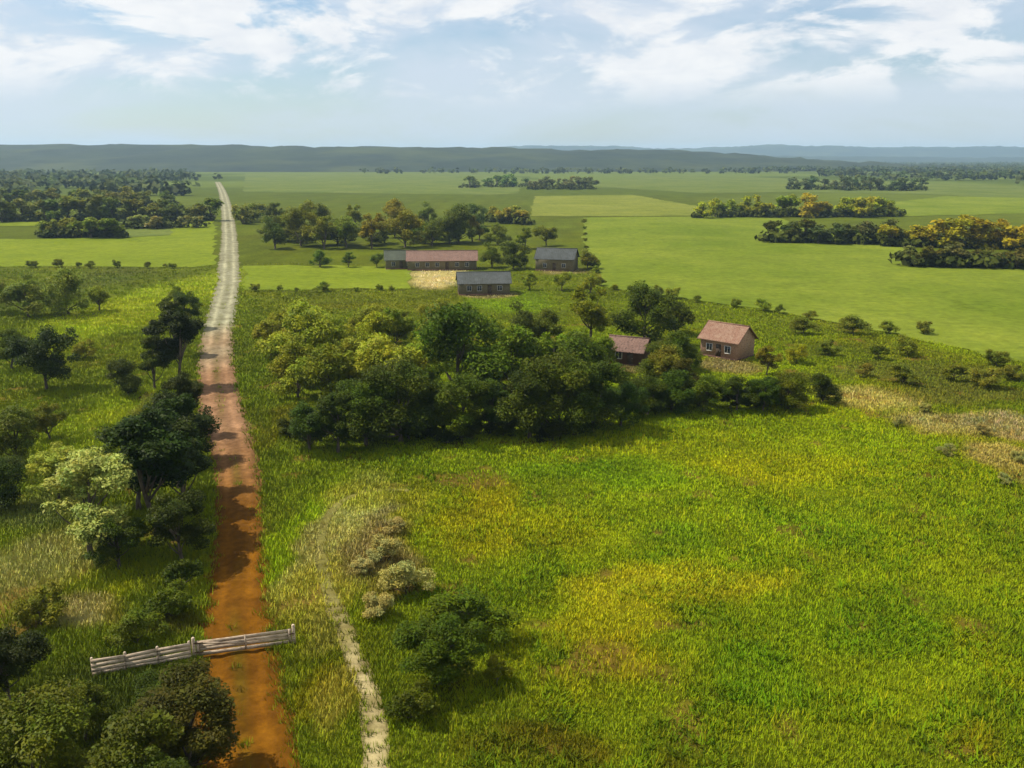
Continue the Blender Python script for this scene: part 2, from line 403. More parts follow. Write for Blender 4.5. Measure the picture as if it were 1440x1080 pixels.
sheet('field', [(745, 304), (752, 276), (890, 274), (980, 290), (985, 303), (885, 304)], FY, 0.098)
sheet('field', [(342, 270), (345, 244), (660, 242), (735, 250), (730, 272), (690, 274)], FH, 0.110)
sheet('field', [(985, 272), (1120, 270), (1330, 274), (1600, 300), (1640, 268), (1130, 252), (900, 244), (830, 262)], FH, 0.122)
sheet('field', [(1200, 306), (1460, 300), (1520, 280), (1330, 276), (1210, 290)], FP, 0.134)
sheet('field', [(-200, 300), (-200, 318), (70, 318), (70, 308)], FB, 0.146)
sheet('field', [(165, 336), (240, 331), (240, 310), (165, 309)], FH, 0.158)

def strip(name, line, half, mat, z, seg, crown=0.0, jit=0.25, rut=None, colfn=None):
    d = np.gradient(line, axis=0); d /= np.linalg.norm(d, axis=1)[:, None]; nrm = np.stack([d[:, 1], -d[:, 0]], 1)
    s = np.linspace(-1, 1, seg); V = []; C = []
    e0 = vnoise(line[:, 1], line[:, 0] * 0, 2.3, 41) - .5 + .6 * (vnoise(line[:, 1], line[:, 0] * 0, .8, 42) - .5)
    e1 = vnoise(line[:, 1], line[:, 0] * 0 + 50, 2.1, 43) - .5 + .6 * (vnoise(line[:, 1], line[:, 0] * 0, .7, 44) - .5)
    hw = half(line) if callable(half) else np.full(len(line), half)
    for k in s:
        off = k * hw + jit * 2 * (np.clip(-k, 0, 1) ** 2 * e0 + np.clip(k, 0, 1) ** 2 * e1)
        p = line + nrm * off[:, None]
        zz = z + crown * (1 - k * k) + (rut(k) if rut else 0) + .02 * (vnoise(p[:, 0], p[:, 1], .9, 45) - .5) * (abs(k) < .95)
        V.append(np.column_stack([p, np.broadcast_to(zz, len(p))]))
    V = np.stack(V, 1); n = len(line)
    ii = (np.arange(n - 1)[:, None] * seg + np.arange(seg - 1)[None]).ravel()
    Fq = np.stack([ii, ii + seg, ii + seg + 1, ii + 1], 1)
    cc = colfn(V[..., 0], V[..., 1], s) .reshape(-1, 3) if colfn else None
    o = link(name, mesh_np(name, V.reshape(-1, 3), Fq, mat, True, cc)); return tag(o, kind='structure')
def mat_dirt(name):
    m, nt, p, o = new_mat(name); p.inputs['Specular IOR Level'].default_value = .04
    at_ = N(nt, 'ShaderNodeAttribute', attribute_name='tint'); v = obj_coord(nt)
    a = noise(nt, v, 1.5, 12, 0.75); b = noise(nt, v, 0.30, 8, 0.65, 0.6); st = N(nt, 'ShaderNodeTexVoronoi', i_Scale=9.0); nt.links.new(v, st.inputs['Vector'])
    ra = ramp(nt, [(0.3, (0.58, 0.56, 0.54)), (0.5, (1, 1, 1)), (0.72, (1.42, 1.42, 1.42))], a.outputs[0]); rb = ramp(nt, [(0.34, (0.70, 0.67, 0.64)), (0.5, (1, 1, 1)), (0.66, (1.24, 1.24, 1.28))], b.outputs[0])
    rs = ramp(nt, [(0.0, (1.35, 1.3, 1.25)), (0.16, (1, 1, 1))], st.outputs['Distance'])
    c = at_.outputs['Color']
    for r_ in (ra, rb, rs):
        mu = N(nt, 'ShaderNodeMix', data_type='RGBA', blend_type='MULTIPLY', i_0=1.0); nt.links.new(c, mu.inputs[6]); nt.links.new(r_.outputs[0], mu.inputs[7]); c = mu.outputs[2]
    nt.links.new(c, p.inputs['Base Color']); p.inputs['Roughness'].default_value = 0.95
    bump(nt, p, a.outputs[0], 0.7, 0.08)
    return m
DIRT = mat_dirt('dirt')
def road_col(x, y, s):
    near_, mid, far_ = np.array(alb('#8a5a10', .95)), np.array(alb('#a8805c')), np.array(alb('#aeaa86'))
    t1 = np.clip((y - 66 + 14 * (vnoise(x, y, 8, 51) - .5)) / 34, 0, 1)[..., None]; t2 = np.clip((y - 125 + 20 * (vnoise(x, y, 9, 52) - .5)) / 45, 0, 1)[..., None]
    c = near_ * (1 - t1) + mid * t1; c = c * (1 - t2) + far_ * t2
    k = s[None, :] + .12 * (vnoise(y, x * 0, 4, 53) - .5)
    rut_ = np.exp(-((np.abs(k) - .42) / .16) ** 2)[..., None]; mid_ = np.exp(-(k / .16) ** 2)[..., None] * np.clip(vnoise(x, y, 5, 54) * 1.6 - .5, 0, 1)[..., None]
    w_ = np.clip(.4 + 1.2 * vnoise(x, y, 6, 55), .5, 1.5)[..., None]
    c = c * (1 + .42 * rut_ * w_) * (1 - .40 * mid_) + mid_ * .5 * np.array(alb('#6c6a18'))
    ed = np.clip((np.abs(k) - .78) / .22, 0, 1)[..., None]
    return c * (1 - .35 * ed) + .35 * ed * np.array(alb('#6a5a1c'))
ROADHW = lambda l: np.interp(l[:, 1], [30, 45, 55, 70, 100, 200, 700], [2.75, 2.55, 2.3, 2.2, 2.7, 2.8, 3.5])
strip('road', ROAD, ROADHW, DIRT, .03, 33, .06, .55, lambda k: -.07 * math.exp(-((abs(k) - .42) / .15) ** 2), road_col)
def path_col(x, y, s):
    c = np.empty(x.shape + (3,)); c[:] = alb('#d2c088', 1.1)
    t = np.clip((y - 47) / 12, 0, 1)[..., None]
    n_ = np.clip(vnoise(x, y, 1.3, 81) * 1.5 - .75, 0, .6)[..., None]; e_ = np.clip(np.abs(s)[None, :] ** 3 * .7, 0, 1)[..., None] * np.ones_like(n_)
    c = c * (1 - t) + t * np.array(alb('#98924a')); k_ = np.maximum(n_, e_)
    return c * (1 - k_) + k_ * np.array(alb('#8c8040'))
strip('footpath', PATH, lambda l: np.interp(l[:, 1], [30, 48, 58, 75], [.72, .68, .56, .4]), DIRT, .035, 7, .0, .16, None, path_col)

# ------------------------------------------------------------------ grass
def in_view(x, y, m=40):
    c, s = math.cos(PITCH), math.sin(PITCH)
    dep = y * c + CAM_H * s; px = 720 + FPX * x / dep; py = 540 - FPX * ((y * s) - CAM_H * c) / dep
    return (px > -m) & (px < 1440 + m) & (py < 1080 + m * 2), px, py
def tufts(name, x, y, h, spread, nb, wid, label, lean=.35, mul=(1, 1, 1)):
    n = len(x); gcol = ground_col(x, y); gcol[:, 2] *= np.clip(gcol[:, 2] / gcol[:, 1] * 4.5, .35, 1.25) / .35; col = gcol * KB * np.array(mul) * RNG.uniform(.86, 1.3, (n, 1)) * np.column_stack([RNG.uniform(.9, 1.14, n), np.ones(n), RNG.uniform(.2, .5, n)])
    gz = .02
    a = RNG.uniform(0, 2 * np.pi, (n, nb)); r = spread[:, None] * np.sqrt(RNG.random((n, nb)))
    bx = x[:, None] + r * np.cos(a); by = y[:, None] + r * np.sin(a)
    hh = h[:, None] * RNG.uniform(.6, 1.15, (n, nb)); la = a + RNG.normal(0, .7, (n, nb)); ll = hh * RNG.uniform(.1, 1, (n, nb)) * lean * 2
    wa = RNG.uniform(0, np.pi, (n, nb)); ww = wid[:, None] * RNG.uniform(.7, 1.3, (n, nb))
    ex, ey = np.cos(wa) * ww, np.sin(wa) * ww
    tx, ty = bx + np.cos(la) * ll, by + np.sin(la) * ll
    v = np.stack([np.stack([bx - ex, by - ey, np.full_like(bx, gz)], -1), np.stack([bx + ex, by + ey, np.full_like(bx, gz)], -1),
                  np.stack([tx + ex * .3, ty + ey * .3, gz + hh], -1), np.stack([tx - ex * .3, ty - ey * .3, gz + hh], -1)], 2).reshape(-1, 3)
    cc = np.repeat((col[:, None, :] * RNG.uniform(.85, 1.15, (n, nb, 1))).reshape(-1, 3), 4, 0)
    o = link(name, mesh_np(name, v, np.arange(len(v)).reshape(-1, 4), BLADE, False, cc))
    return tag(o, label, 'grass', kind='stuff')
# where the meadow lies: right of the verge, up to the foot of the grove
def scatter(n, ylo, yhi, power):
    u = RNG.random(n); y = ylo * (yhi / ylo) ** (u ** power); x = RNG.uniform(-.72, .72, n) * (y + 12)
    ok, px, py = in_view(x, y); return x[ok], y[ok], px[ok], py[ok]
x, y, px, py = scatter(330000, 36, 260, .8)
dr = dist_line(x, y, ROAD); dp = dist_line(x, y, PATH, 3)
hwr = ROADHW(np.column_stack([x, y]))
ok = (RNG.random(len(x)) < np.clip((270 - y) / 170, 0, 1)) & ((vnoise(x, y, 2.6, 71) < .84) | (RNG.random(len(x)) < .35)) & ((dr > hwr - .15 + .28 * np.abs(RNG.normal(size=len(x))) * np.sign(RNG.normal(size=len(x)))) | ((dr < .28) & (vnoise(x, y, 5, 54) > .56) & (RNG.random(len(x)) < .5))) & (dp > .62 + .14 * RNG.normal(size=len(x)))
def inside(px, py, poly):
    c = np.zeros(px.shape, bool)
    for (x0, y0), (x1, y1) in zip(poly, poly[1:] + poly[:1]):
        k = (y0 > py) != (y1 > py); c ^= k & (px < (x1 - x0) * (py - y0) / ((y1 - y0) or 1e-9) + x0)
    return c
for F_ in FIELDS: ok &= ~inside(px, py, F_)
x, y, px, py, dr = (q[ok] for q in (x, y, px, py, dr))
side = px > np.interp(py, [560, 640, 700, 780, 900, 1080], [430, 450, 590, 560, 545, 560]) 
left_ = px < 330
verge = ~side & ~left_
def sel(m): return x[m], y[m]
vn = lambda x, y, s, k: vnoise(x, y, s, k)
a, b = sel(side); tufts('meadow_grass', a, b, (.11 + .12 * vn(a, b, 5, 61) + .09 * vn(a, b, 1.1, 64)) * RNG.uniform(.8, 1.25, len(a)), .17 + .002 * b, 5, .010 + .0004 * b, 'bright yellowish green grass covering the open meadow in front of the grove')
a, b = sel(verge); tufts('verge_grass', a, b, .2 + .3 * vn(a, b, 3, 62), .17 + .002 * b, 5, .009 + .0004 * b, 'paler, drier grass on the verge between the dirt road and the meadow')
a, b = sel(left_); tufts('rough_grass', a, b, .18 + .3 * vn(a, b, 3, 63), .18 + .002 * b, 5, .010 + .0004 * b, 'rough uneven grass under and between the trees left of the dirt road')

# broad-leaved weeds in loose colonies and thin pale seed stems over the meadow
x, y, px, py = scatter(60000, 37, 120, .8)
sd = px > np.interp(py, [560, 640, 700, 780, 900, 1080], [440, 460, 600, 575, 560, 575])
k = sd & (dist_line(x, y, ROAD) > 4) & (vnoise(x, y, 3.3, 72) * .6 + vnoise(x, y, 11, 73) * .4 > .57) & (RNG.random(len(x)) < .6)
tufts('weeds', x[k], y[k], RNG.uniform(.2, .5, k.sum()), np.full(k.sum(), .16), 6, RNG.uniform(.035, .06, k.sum()), 'darker broad leaved weeds growing in loose colonies in the meadow', lean=.7, mul=(.52, .64, .7))
k = sd & (vnoise(x, y, 6, 74) > .55) & (RNG.random(len(x)) < .25)
tufts('seed_stems', x[k], y[k], RNG.uniform(.45, .75, k.sum()), np.full(k.sum(), .2), 3, RNG.uniform(.008, .014, k.sum()) + .0002 * y[k], 'thin pale seed stems standing above the meadow grass', lean=.2, mul=(1.5, 1.25, 1.6))

# ------------------------------------------------------------------ trees
def crown(seed, H, RX, base, ncl, per, leaf, rz=None, lobes=1.0, flat=0.0, clr=(.26, .42), droop=.0):
    """leaf quads in clusters spread through an uneven crown; also returns the limb ends"""
    r = np.random.default_rng(seed)
    rz = (H - base) / 2; zc = (base + H) / 2
    nl = int(r.integers(5, 9)); lc = []; lr = []
    for i in range(nl):                                   # the limbs' own leafy heads
        a_ = i * 2.4 + r.normal() * .5; q = r.uniform(.25, .72) if i else .1; zq = r.uniform(-.62, .55) if i else .42
        lc.append((math.cos(a_) * q * RX, math.sin(a_) * q * RX, zc + zq * rz)); lr.append(r.uniform(.34, .58) * RX)
    lc, lr = np.array(lc), np.array(lr); cen = []
    for i in range(ncl):
        k_ = r.integers(0, nl); d = r.normal(size=3); d /= np.linalg.norm(d)
        p = lc[k_] + d * lr[k_] * r.uniform(.45, 1.08) * np.array([1, 1, .8]); p[2] = np.clip(p[2], base * .8, H * 1.03); cen.append(p)
    cen = np.array(cen); cr = r.uniform(*clr, len(cen)) * RX; ct = r.uniform(.8, 1.2, len(cen)); cy_ = r.uniform(-1, 1, len(cen))
    wts = cr ** 2; cnt = np.maximum(4, (wts / wts.sum() * per * len(cen)).astype(int))
    ci = np.repeat(np.arange(len(cen)), cnt); n = len(ci)
    d = r.normal(size=(n, 3)); d /= np.linalg.norm(d, axis=1)[:, None]
    rad = r.random(n) ** .42
    p = cen[ci] + d * (rad * cr[ci])[:, None] * np.array([1.1, 1.1, .8]); p[:, 2] -= droop * rad * cr[ci] * np.abs(d[:, 2])
    keep = p[:, 2] > base * .75; p, d, ci = p[keep], d[keep], ci[keep]; n = len(p)
    nr = d * .45 + np.array([0, 0, .75]) + r.normal(size=(n, 3)) * .5; nr /= np.linalg.norm(nr, axis=1)[:, None]
    t = np.cross(nr, r.normal(size=(n, 3))); t /= np.linalg.norm(t, axis=1)[:, None]; b = np.cross(nr, t)
    L_ = (leaf * np.exp(r.normal(0, .32, n)))[:, None]; W_ = L_ * r.uniform(.42, .62, (n, 1))
    v = np.stack([p - t * L_ * .55, p + b * W_ * .5 - t * L_ * .05, p + t * L_ * .55 - nr * L_ * .12, p - b * W_ * .5 - t * L_ * .05], 1).reshape(-1, 3)
    k = ct[ci] * r.uniform(.7, 1.3, n); yel = cy_[ci] * .10 + r.normal(size=n) * .07
    tint = np.clip(np.column_stack([k * (1 + yel), k, k * (1 - yel)]), .3, 1.8)
    return v, np.arange(n * 4).reshape(-1, 4), np.repeat(tint, 4, 0), cen
def trunk(seed, H, base, cen, r0):
    r = np.random.default_rng(seed + 99); mb = MB()
    top = np.array([r.normal() * .04 * H, r.normal() * .04 * H, base + (H - base) * .62])
    pts = [np.array([0, 0, -.25]), np.array([r.normal() * .08, r.normal() * .08, base * .5]), top * np.array([.4, .4, 0]) + (0, 0, base + .1 * (H - base)), top]
    P = spline(pts, H / 14); n = len(P); mb.add(*tube(P, np.linspace(r0, r0 * .25, n) * (1 + .5 * np.exp(-np.linspace(0, 1, n) * 14)), 8))
    for c in cen[r.permutation(len(cen))[:min(len(cen), 11)]]:
        i = int(np.clip((c[2] * .55 - 0) / top[2], .3, .9) * (n - 1)); s = P[i]; m_ = (s + c) / 2 + np.array([0, 0, -.08 * H * .3]) + r.normal(size=3) * .15
        q = spline([s, m_, c], H / 10); mb.add(*tube(q, np.linspace(r0 * .38, r0 * .08, len(q)), 5))
    return mb
class Kind:
    def __init__(s, name, seed, H, RX, base, ncl, per, leaf, r0=.2, **kw):
        v, f, t, cen = crown(seed, H, RX, base, ncl, per, leaf, **kw)
        s.cm = mesh_np('crown', v, f, LEAF, False, t); mb = trunk(seed, H, base, cen, r0 * 1.35); s.tm = mesh_np('trunk', mb.V, mb.F, BARK, True)
        s.H, s.R, s.name = H, RX, name
TREES = []
def plant(kind, px, py, H, color, label, group=None, wide=1.0, name=None, cat='tree', rz=None, xy=None):
    p = at(px, py) if xy is None else (xy[0], xy[1], 0)
    s = H / kind.H
    t = empty(name or kind.name, (p[0], p[1], 0), random.uniform(0, 6.28) if rz is None else rz); t.scale = (s * wide, s * wide, s)
    link('trunk', kind.tm, t); c = link('crown', kind.cm, t)
    j = [random.uniform(.9, 1.1) for _ in range(2)]
    h = hexlin(color) * KL; warm = h[2] < .18 * h[1]
    c.color = (h[0] * j[0] * (1.14 if warm else 1.0), h[1] * j[1], h[2] * (.6 if warm else 1.0), 1)
    tag(t, label, cat, group); TREES.append((p[0], p[1], H * .3))
    return t
NB = [Kind('broadleaf_tree', 100 + i, [10, 9, 11, 9.5, 10.5][i], [4.2, 4.9, 3.7, 4.5, 3.9][i], [1.3, 1.0, 1.9, 1.2, 1.6][i], [60, 66, 56, 62, 54][i], 400, .235, .2, clr=(.17, .33)) for i in range(5)]       # near
MBK = [Kind('broadleaf_tree', 130 + i, [10, 9, 11, 9.5, 12, 8.5][i], [4.4, 5.2, 3.8, 4.8, 3.9, 5.0][i], [1.2, 1.0, 1.9, 1.0, 1.8, .8][i], [44, 48, 40, 44, 42, 44][i], 240, .34, .22, clr=(.17, .34)) for i in range(6)]   # middle distance
TALL = [Kind('tall_tree', 150 + i, 13, [3.3, 3.0][i], [2.2, 1.8][i], 64, 300, .28, .2, clr=(.2, .36)) for i in range(2)]
SH = [Kind('bush', 170 + i, 3, [1.9, 2.3, 1.7, 2.1][i], .25, [26, 30, 24, 30][i], 230, .17, .06, clr=(.18, .34)) for i in range(4)]
LIGHT = [Kind('feathery_tree', 190 + i, 9, [3.9, 4.3][i], 2.0, 60, 260, .22, .17, clr=(.14, .26), droop=.5) for i in range(2)]
FARK = [Kind('distant_tree', 210 + i, [12, 11, 13, 10, 12][i], [5.4, 4.4, 6.2, 5.2, 4.8][i], [.5, .8, .6, .3, .9][i], [24, 20, 28, 22, 20][i], 60, .95, .28, clr=(.2, .36)) for i in range(5)]
DK, MD, OL, LT, YL, GY = '#33420f', '#46560f', '#5c6616', '#76802a', '#7e8c16', '#74824a'

# --- trees left of the road, near
P_ = plant
P_(TALL[0], 222, 752, 12.0, '#26360c', 'tall dark tree beside the dirt road, its shadow lying across the ruts', wide=1.15)
P_(TALL[1], 262, 716, 10.0, '#2c3a0e', 'dark tree reaching over the left half of the dirt road behind the tall roadside tree', wide=1.1)
P_(NB[4], 256, 796, 6.4, '#33420e', 'dark tree on the left road edge in front of the tall roadside tree')
P_(NB[3], 258, 652, 7.6, '#2c3a0e', 'dark spreading tree at the left road edge just before the bend, shading the ruts')
P_(TALL[0], 262, 610, 8.0, '#303e10', 'dark upright tree on the left road edge inside the bend')
P_(NB[2], 196, 716, 9.5, '#2e3e10', 'dark rounded tree close behind the tall roadside tree on the left')
P_(TALL[1], 252, 690, 10.5, '#2a3a0c', 'slim dark tree leaning over the left road edge behind the tall roadside tree', wide=.95)
P_(LIGHT[0], 128, 780, 8.6, '#8a9848', 'pale feathery tree left of the tall dark roadside tree', wide=1.05)
P_(LIGHT[1], 84, 706, 5.4, '#86923f', 'smaller pale feathery tree at the far edge of the tan clearing')
P_(NB[0], 168, 800, 4.6, '#3c4a12', 'dark low tree in front of the pale feathery tree')
P_(NB[1], 2, 716, 4.6, '#32420e', 'dark tree cut by the left picture edge beside the tan clearing')
P_(NB[0], 24, 652, 6.6, '#525e18', 'mid green tree behind the tan clearing near the left picture edge')
P_(NB[2], 70, 620, 5.0, '#5c6418', 'olive tree left of the bright grass gap behind the feathery trees')
P_(NB[1], 214, 622, 5.2, '#5a6618', 'olive green tree between the bright grass gap and the shaded road bend')
P_(NB[0], 14, 992, 5.2, '#263208', 'dark tree at the left picture edge level with the pale fence', wide=.9)
P_(NB[4], 268, 1096, 6.4, '#3e3e16', 'dark brownish tree at the bottom edge shading the left half of the dirt road', wide=1.1)
P_(NB[1], 60, 1150, 6.0, '#4c5212', 'large dark green tree filling the bottom left corner', wide=.95)
P_(NB[3], 180, 1180, 6.0, '#444c10', 'dark green tree at the bottom edge, left of the dirt road', wide=1.0)
P_(NB[2], 122, 1040, 3.8, '#46560f', 'dark tree just in front of the pale fence on the left', wide=1.0)
P_(NB[4], 226, 1046, 4.4, '#36460c', 'small dark tree between the pale fence and the road edge shadow', wide=1.0)
P_(NB[4], 226, 1200, 5.5, '#3a460e', 'tall dark tree at the bottom edge shading the dirt road', wide=.8)
# --- along the road further back
P_(TALL[0], 252, 545, 12.0, '#26320e', 'dark slender tree standing on the left side of the road bend', wide=1.0)
P_(TALL[1], 250, 500, 10.5, '#36440e', 'dark slim tree on the left road edge just beyond the slender tree at the bend')
P_(NB[4], 262, 462, 7.5, '#3e4c12', 'dark tree on the left road edge, farthest of the trees along the bend')
P_(TALL[1], 218, 548, 8.5, '#3a4810', 'dark tree behind left of the slender tree at the road bend')
P_(NB[0], 66, 548, 9.0, '#2c3a12', 'dark round tree standing alone left of the bright grass slope', wide=.95)
P_(NB[1], 180, 556, 4.8, '#34420a', 'low dark tree on the bright grass slope near the road bend')
P_(NB[2], 18, 520, 7.0, '#4a5618', 'olive tree near the left picture edge behind the dark round tree')
P_(MBK[0], 40, 446, 9.2, '#606e2e', 'broad olive tree in the row below the bright left field')
P_(MBK[1], 96, 442, 8.4, '#657229', 'olive tree second in the row below the bright left field')
P_(MBK[2], -6, 440, 9.0, '#586521', 'olive tree at the left picture edge in the row below the bright field')
P_(MBK[3], 140, 438, 6.0, '#707d25', 'small olive tree ending the row below the bright left field')
P_(MBK[0], 250, 428, 5.0, '#5a6818', 'small tree on the left road edge below the bright left field')
# --- shrubs left
for i, (a, b, h, c, lb) in enumerate([
  (238, 872, 2.6, '#46560c', 'green bush on the left road edge behind the pale fence'), (196, 908, 2.2, '#4c5a10', 'green bush close behind the middle of the pale fence'),
  (256, 828, 2.4, '#3a480e', 'dark bush at the left road edge in the shade of the tall roadside tree'), (60, 880, 2.4, '#5a5e1a', 'olive bush at the near edge of the tan clearing'),
  (284, 985, 1.8, '#3a3c12', 'dark bush beside the road edge in front of the pale gate'),
  (110, 690, 2.4, '#66722c', 'olive bush at the back of the tan clearing'),   (270, 620, 2.6, '#40500e', 'dark bush on the left edge of the shaded road bend'), (120, 505, 2.6, '#66701a', 'olive bush on the bright grass slope on the left'),
  (250, 1090, 2.4, '#343a10', 'dark bush at the bottom picture edge beside the road')]):
    P_(SH[i % 4], a, b, h, c, lb, cat='bush')
# --- bush group right of the footpath
P_(NB[0], 618, 962, 4.6, '#3e500a', 'dark green small tree standing in the meadow right of the pale footpath', wide=1.15)
P_(SH[1], 662, 900, 3.0, '#4a5c0a', 'dense green bush touching the back of the small meadow tree', wide=1.2, cat='bush')
P_(SH[0], 580, 1012, 2.2, '#42500c', 'low green bush in front of the small meadow tree', cat='bush')
P_(SH[2], 700, 960, 1.6, '#566408', 'small green bush on the meadow side of the small meadow tree', cat='bush')
for i, (a, b, h, c, lb) in enumerate([
  (536, 790, 2.0, '#908a4c', 'dry brownish bush on the verge between footpath and meadow'), (572, 836, 2.2, '#8a8448', 'dry olive brown bush just behind the small meadow tree'),
  (556, 752, 1.5, '#948e4e', 'small dry bush at the far end of the verge'), (530, 868, 1.6, '#8e8648', 'dry bush between the pale footpath and the small meadow tree'),
  (512, 806, 1.4, '#969050', 'low dry bush beside the upper part of the footpath')]):
    P_(SH[i % 4], a, b, h, c, lb, cat='bush', name='dry_bush', wide=1.1)

# --- the grove behind the meadow: front row, middle rows, back row
front = [(428, 634, 6.4), (468, 632, 7.0), (512, 626, 7.6), (556, 618, 8.0), (600, 614, 7.6), (646, 612, 8.4), (692, 612, 8.2), (738, 612, 8.6), (784, 610, 8.4), (828, 608, 7.8), (866, 598, 6.6)]
for i, (a, b, h) in enumerate(front):
    P_(NB[i * 2 % 5], a + random.uniform(-8, 8), b + random.uniform(-3, 5), h * random.uniform(.8, 1.15), ['#384a0e', '#32440c', '#40500e'][i % 3], 'dark green tree in the front row of the grove behind the meadow', 'front row of the grove', wide=1.05)
front2 = [(906, 584, 5.4), (946, 580, 5.2), (988, 578, 5.0), (1030, 578, 5.6), (1072, 578, 5.2), (1110, 576, 4.8), (1150, 566, 4.0)]
for i, (a, b, h) in enumerate(front2):
    P_(NB[(i * 2 + 1) % 5], a + random.uniform(-8, 8), b, h * random.uniform(.8, 1.15), ['#344408', '#3a4a0e', '#48560c'][i % 3], 'low dark tree in the row in front of the terracotta roofed house', 'low trees below the terracotta house', wide=1.25)
mid = [(420, 566, 7.4, '#748125'), (462, 562, 7.6, OL), (505, 558, 7.6, '#707f25'), (548, 560, 8.0, '#7b8829'), (592, 556, 8.2, '#748125'), (640, 552, 9.6, '#3f530f'), (686, 556, 7.6, '#849129'), (728, 552, 8.0, '#536313'), (770, 556, 7.6, '#5c6e0f'), (812, 552, 7.8, '#44550f'), (800, 518, 6.0, '#707f0f')]
for i, (a, b, h, c) in enumerate(mid):
    P_(MBK[i * 5 % 6], a + random.uniform(-9, 9), b + random.uniform(-8, 8), h * random.uniform(.8, 1.2), c, 'olive green tree in the middle of the grove behind the meadow', 'middle trees of the grove')
back = [(400, 520, 7.6, '#888f2c'), (440, 514, 8.4, '#768425'), (482, 510, 8.6, '#65701a'), (522, 508, 8.2, '#747d1a'), (566, 506, 8.0, '#65701c'), (606, 510, 7.8, '#7d8829'), (650, 500, 8.6, '#465a0f'), (694, 504, 6.6, '#76861c'), (740, 490, 7.0, '#445118'), (770, 492, 6.4, '#4d5a1c'), (836, 486, 9.4, '#5c6b0f'), (830, 520, 7.2, '#536511')]
back += [(384, 500, 6.4, '#7a8028'), (410, 488, 6.6, '#707a22'), (424, 536, 6.8, '#6e7820'), (452, 482, 6.8, '#76802a'), (498, 480, 6.6, '#727c24'), (536, 484, 6.8, '#6a7420'), (580, 478, 6.4, '#74802a'), (622, 480, 6.2, '#6a7422'), (545, 528, 7.0, '#6c7622'), (490, 530, 7.0, '#707a26'), (460, 462, 5.4, '#7a8428'), (520, 458, 5.2, '#767e26')]
for i, (a, b, h, c) in enumerate(back):
    P_(MBK[(i * 5 + 2) % 6], a + random.uniform(-9, 9), b + random.uniform(-8, 8), h * random.uniform(.8, 1.2), c, 'olive tree in the back row of the grove, farthest from the meadow', 'back row of the grove')
for i in range(26):
    P_(SH[i % 4], 415 + i * 27.5 + random.uniform(-12, 12), (622 if i < 15 else 585) - max(0, i - 8) * .8 + random.uniform(-10, 3), random.uniform(1.8, 3.2), random.choice(['#2c3a0c', '#34420e', '#283608']), 'dark bush filling the foot of the grove along the meadow edge', 'undergrowth along the grove edge', wide=random.uniform(1.0, 1.35), cat='bush')
P_(NB[1], 934, 538, 5.6, '#4a5816', 'spreading tree filling the gap just right of the small brown hut', wide=1.15)
P_(NB[3], 958, 520, 6.0, '#46540f', 'olive green tree close to the left wall of the terracotta roofed house')
P_(MBK[1], 906, 480, 9.0, '#3a4a0c', 'broad dark tree standing behind the small brown hut', wide=1.0)
P_(MBK[0], 950, 470, 7.6, '#40500e', 'dark tree between the small brown hut and the terracotta roofed house')
P_(MBK[3], 936, 545, 6.2, '#5c661c', 'olive tree in front of the gap between hut and terracotta roofed house')
P_(NB[2], 962, 560, 6.0, '#3a4210', 'dark tree hiding the left corner of the terracotta roofed house')
P_(MBK[2], 1078, 528, 4.8, '#62661a', 'olive tree at the right end of the terracotta roofed house')
P_(SH[1], 1120, 510, 2.6, '#728014', 'yellow green bush in the grass right of the terracotta roofed house', cat='bush')
for i, (a, b, h) in enumerate([(1165, 500, 2.6), (1200, 470, 3.0), (1235, 505, 2.4), (1275, 500, 2.8), (1300, 470, 2.4), (1130, 470, 2.6), (1340, 535, 2.4), (1385, 545, 2.6), (1425, 535, 2.2), (1270, 540, 2.4), (1215, 530, 2.0), (1400, 515, 2.4)]):
    P_(SH[i % 4], a, b, h, ['#606c22', '#666c2a', '#5a6820'][i % 3], 'olive bush scattered on the rough grass bank right of the house', 'bushes on the rough bank', wide=random.uniform(.95, 1.25), cat='bush')
for i, (a, b, h) in enumerate([(1262, 600, 1.2), (1330, 640, 1.1), (1382, 612, 1.3), (1430, 650, 1.2), (1300, 580, 1.3), (1412, 682, 1.0)]):
    P_(SH[i % 4], a, b, h, ['#8a8244', '#868046'][i % 2], 'dry tan bush on the bare bank at the right edge of the meadow', 'dry bushes on the tan bank', wide=random.uniform(.9, 1.2), cat='bush', name='dry_bush')
# --- round the village
vill = [(392, 350, 12, '#46541a'), (424, 346, 12.5, '#5c6618'), (458, 350, 13, '#6a7220'), (494, 348, 12, '#5e6a1e'), (530, 350, 13.5, '#6c7020'), (566, 348, 12.5, '#646e1e'), (602, 346, 12, '#545e1e'), (640, 342, 12, '#4e5a22'), (672, 340, 10, '#5e6426'),
        (446, 322, 13, '#5e6a20'), (500, 322, 13, '#66701e'), (556, 322, 13, '#727424'), (610, 320, 12, '#5a6426'), (660, 318, 11, '#525e28'), (390, 322, 13, '#4c5822')]
for i, (a, b, h, c) in enumerate(vill):
    P_(MBK[i % 6], a + random.uniform(-8, 8), b, h * random.uniform(.8, 1.1), c, 'large tree in the dark clump behind the far village roofs', 'trees of the village clump', wide=1.0)
for i in range(16):
    P_(MBK[i % 6], 384 + i * 19 + random.uniform(-8, 8), 342 + random.uniform(-5, 4) - (8 if i % 3 == 0 else 0), random.uniform(6, 9), random.choice(['#46541c', '#4c5a1e', '#56601e']), 'lower dark tree filling the foot of the clump behind the far village roofs', 'lower trees of the village clump', wide=1.5)
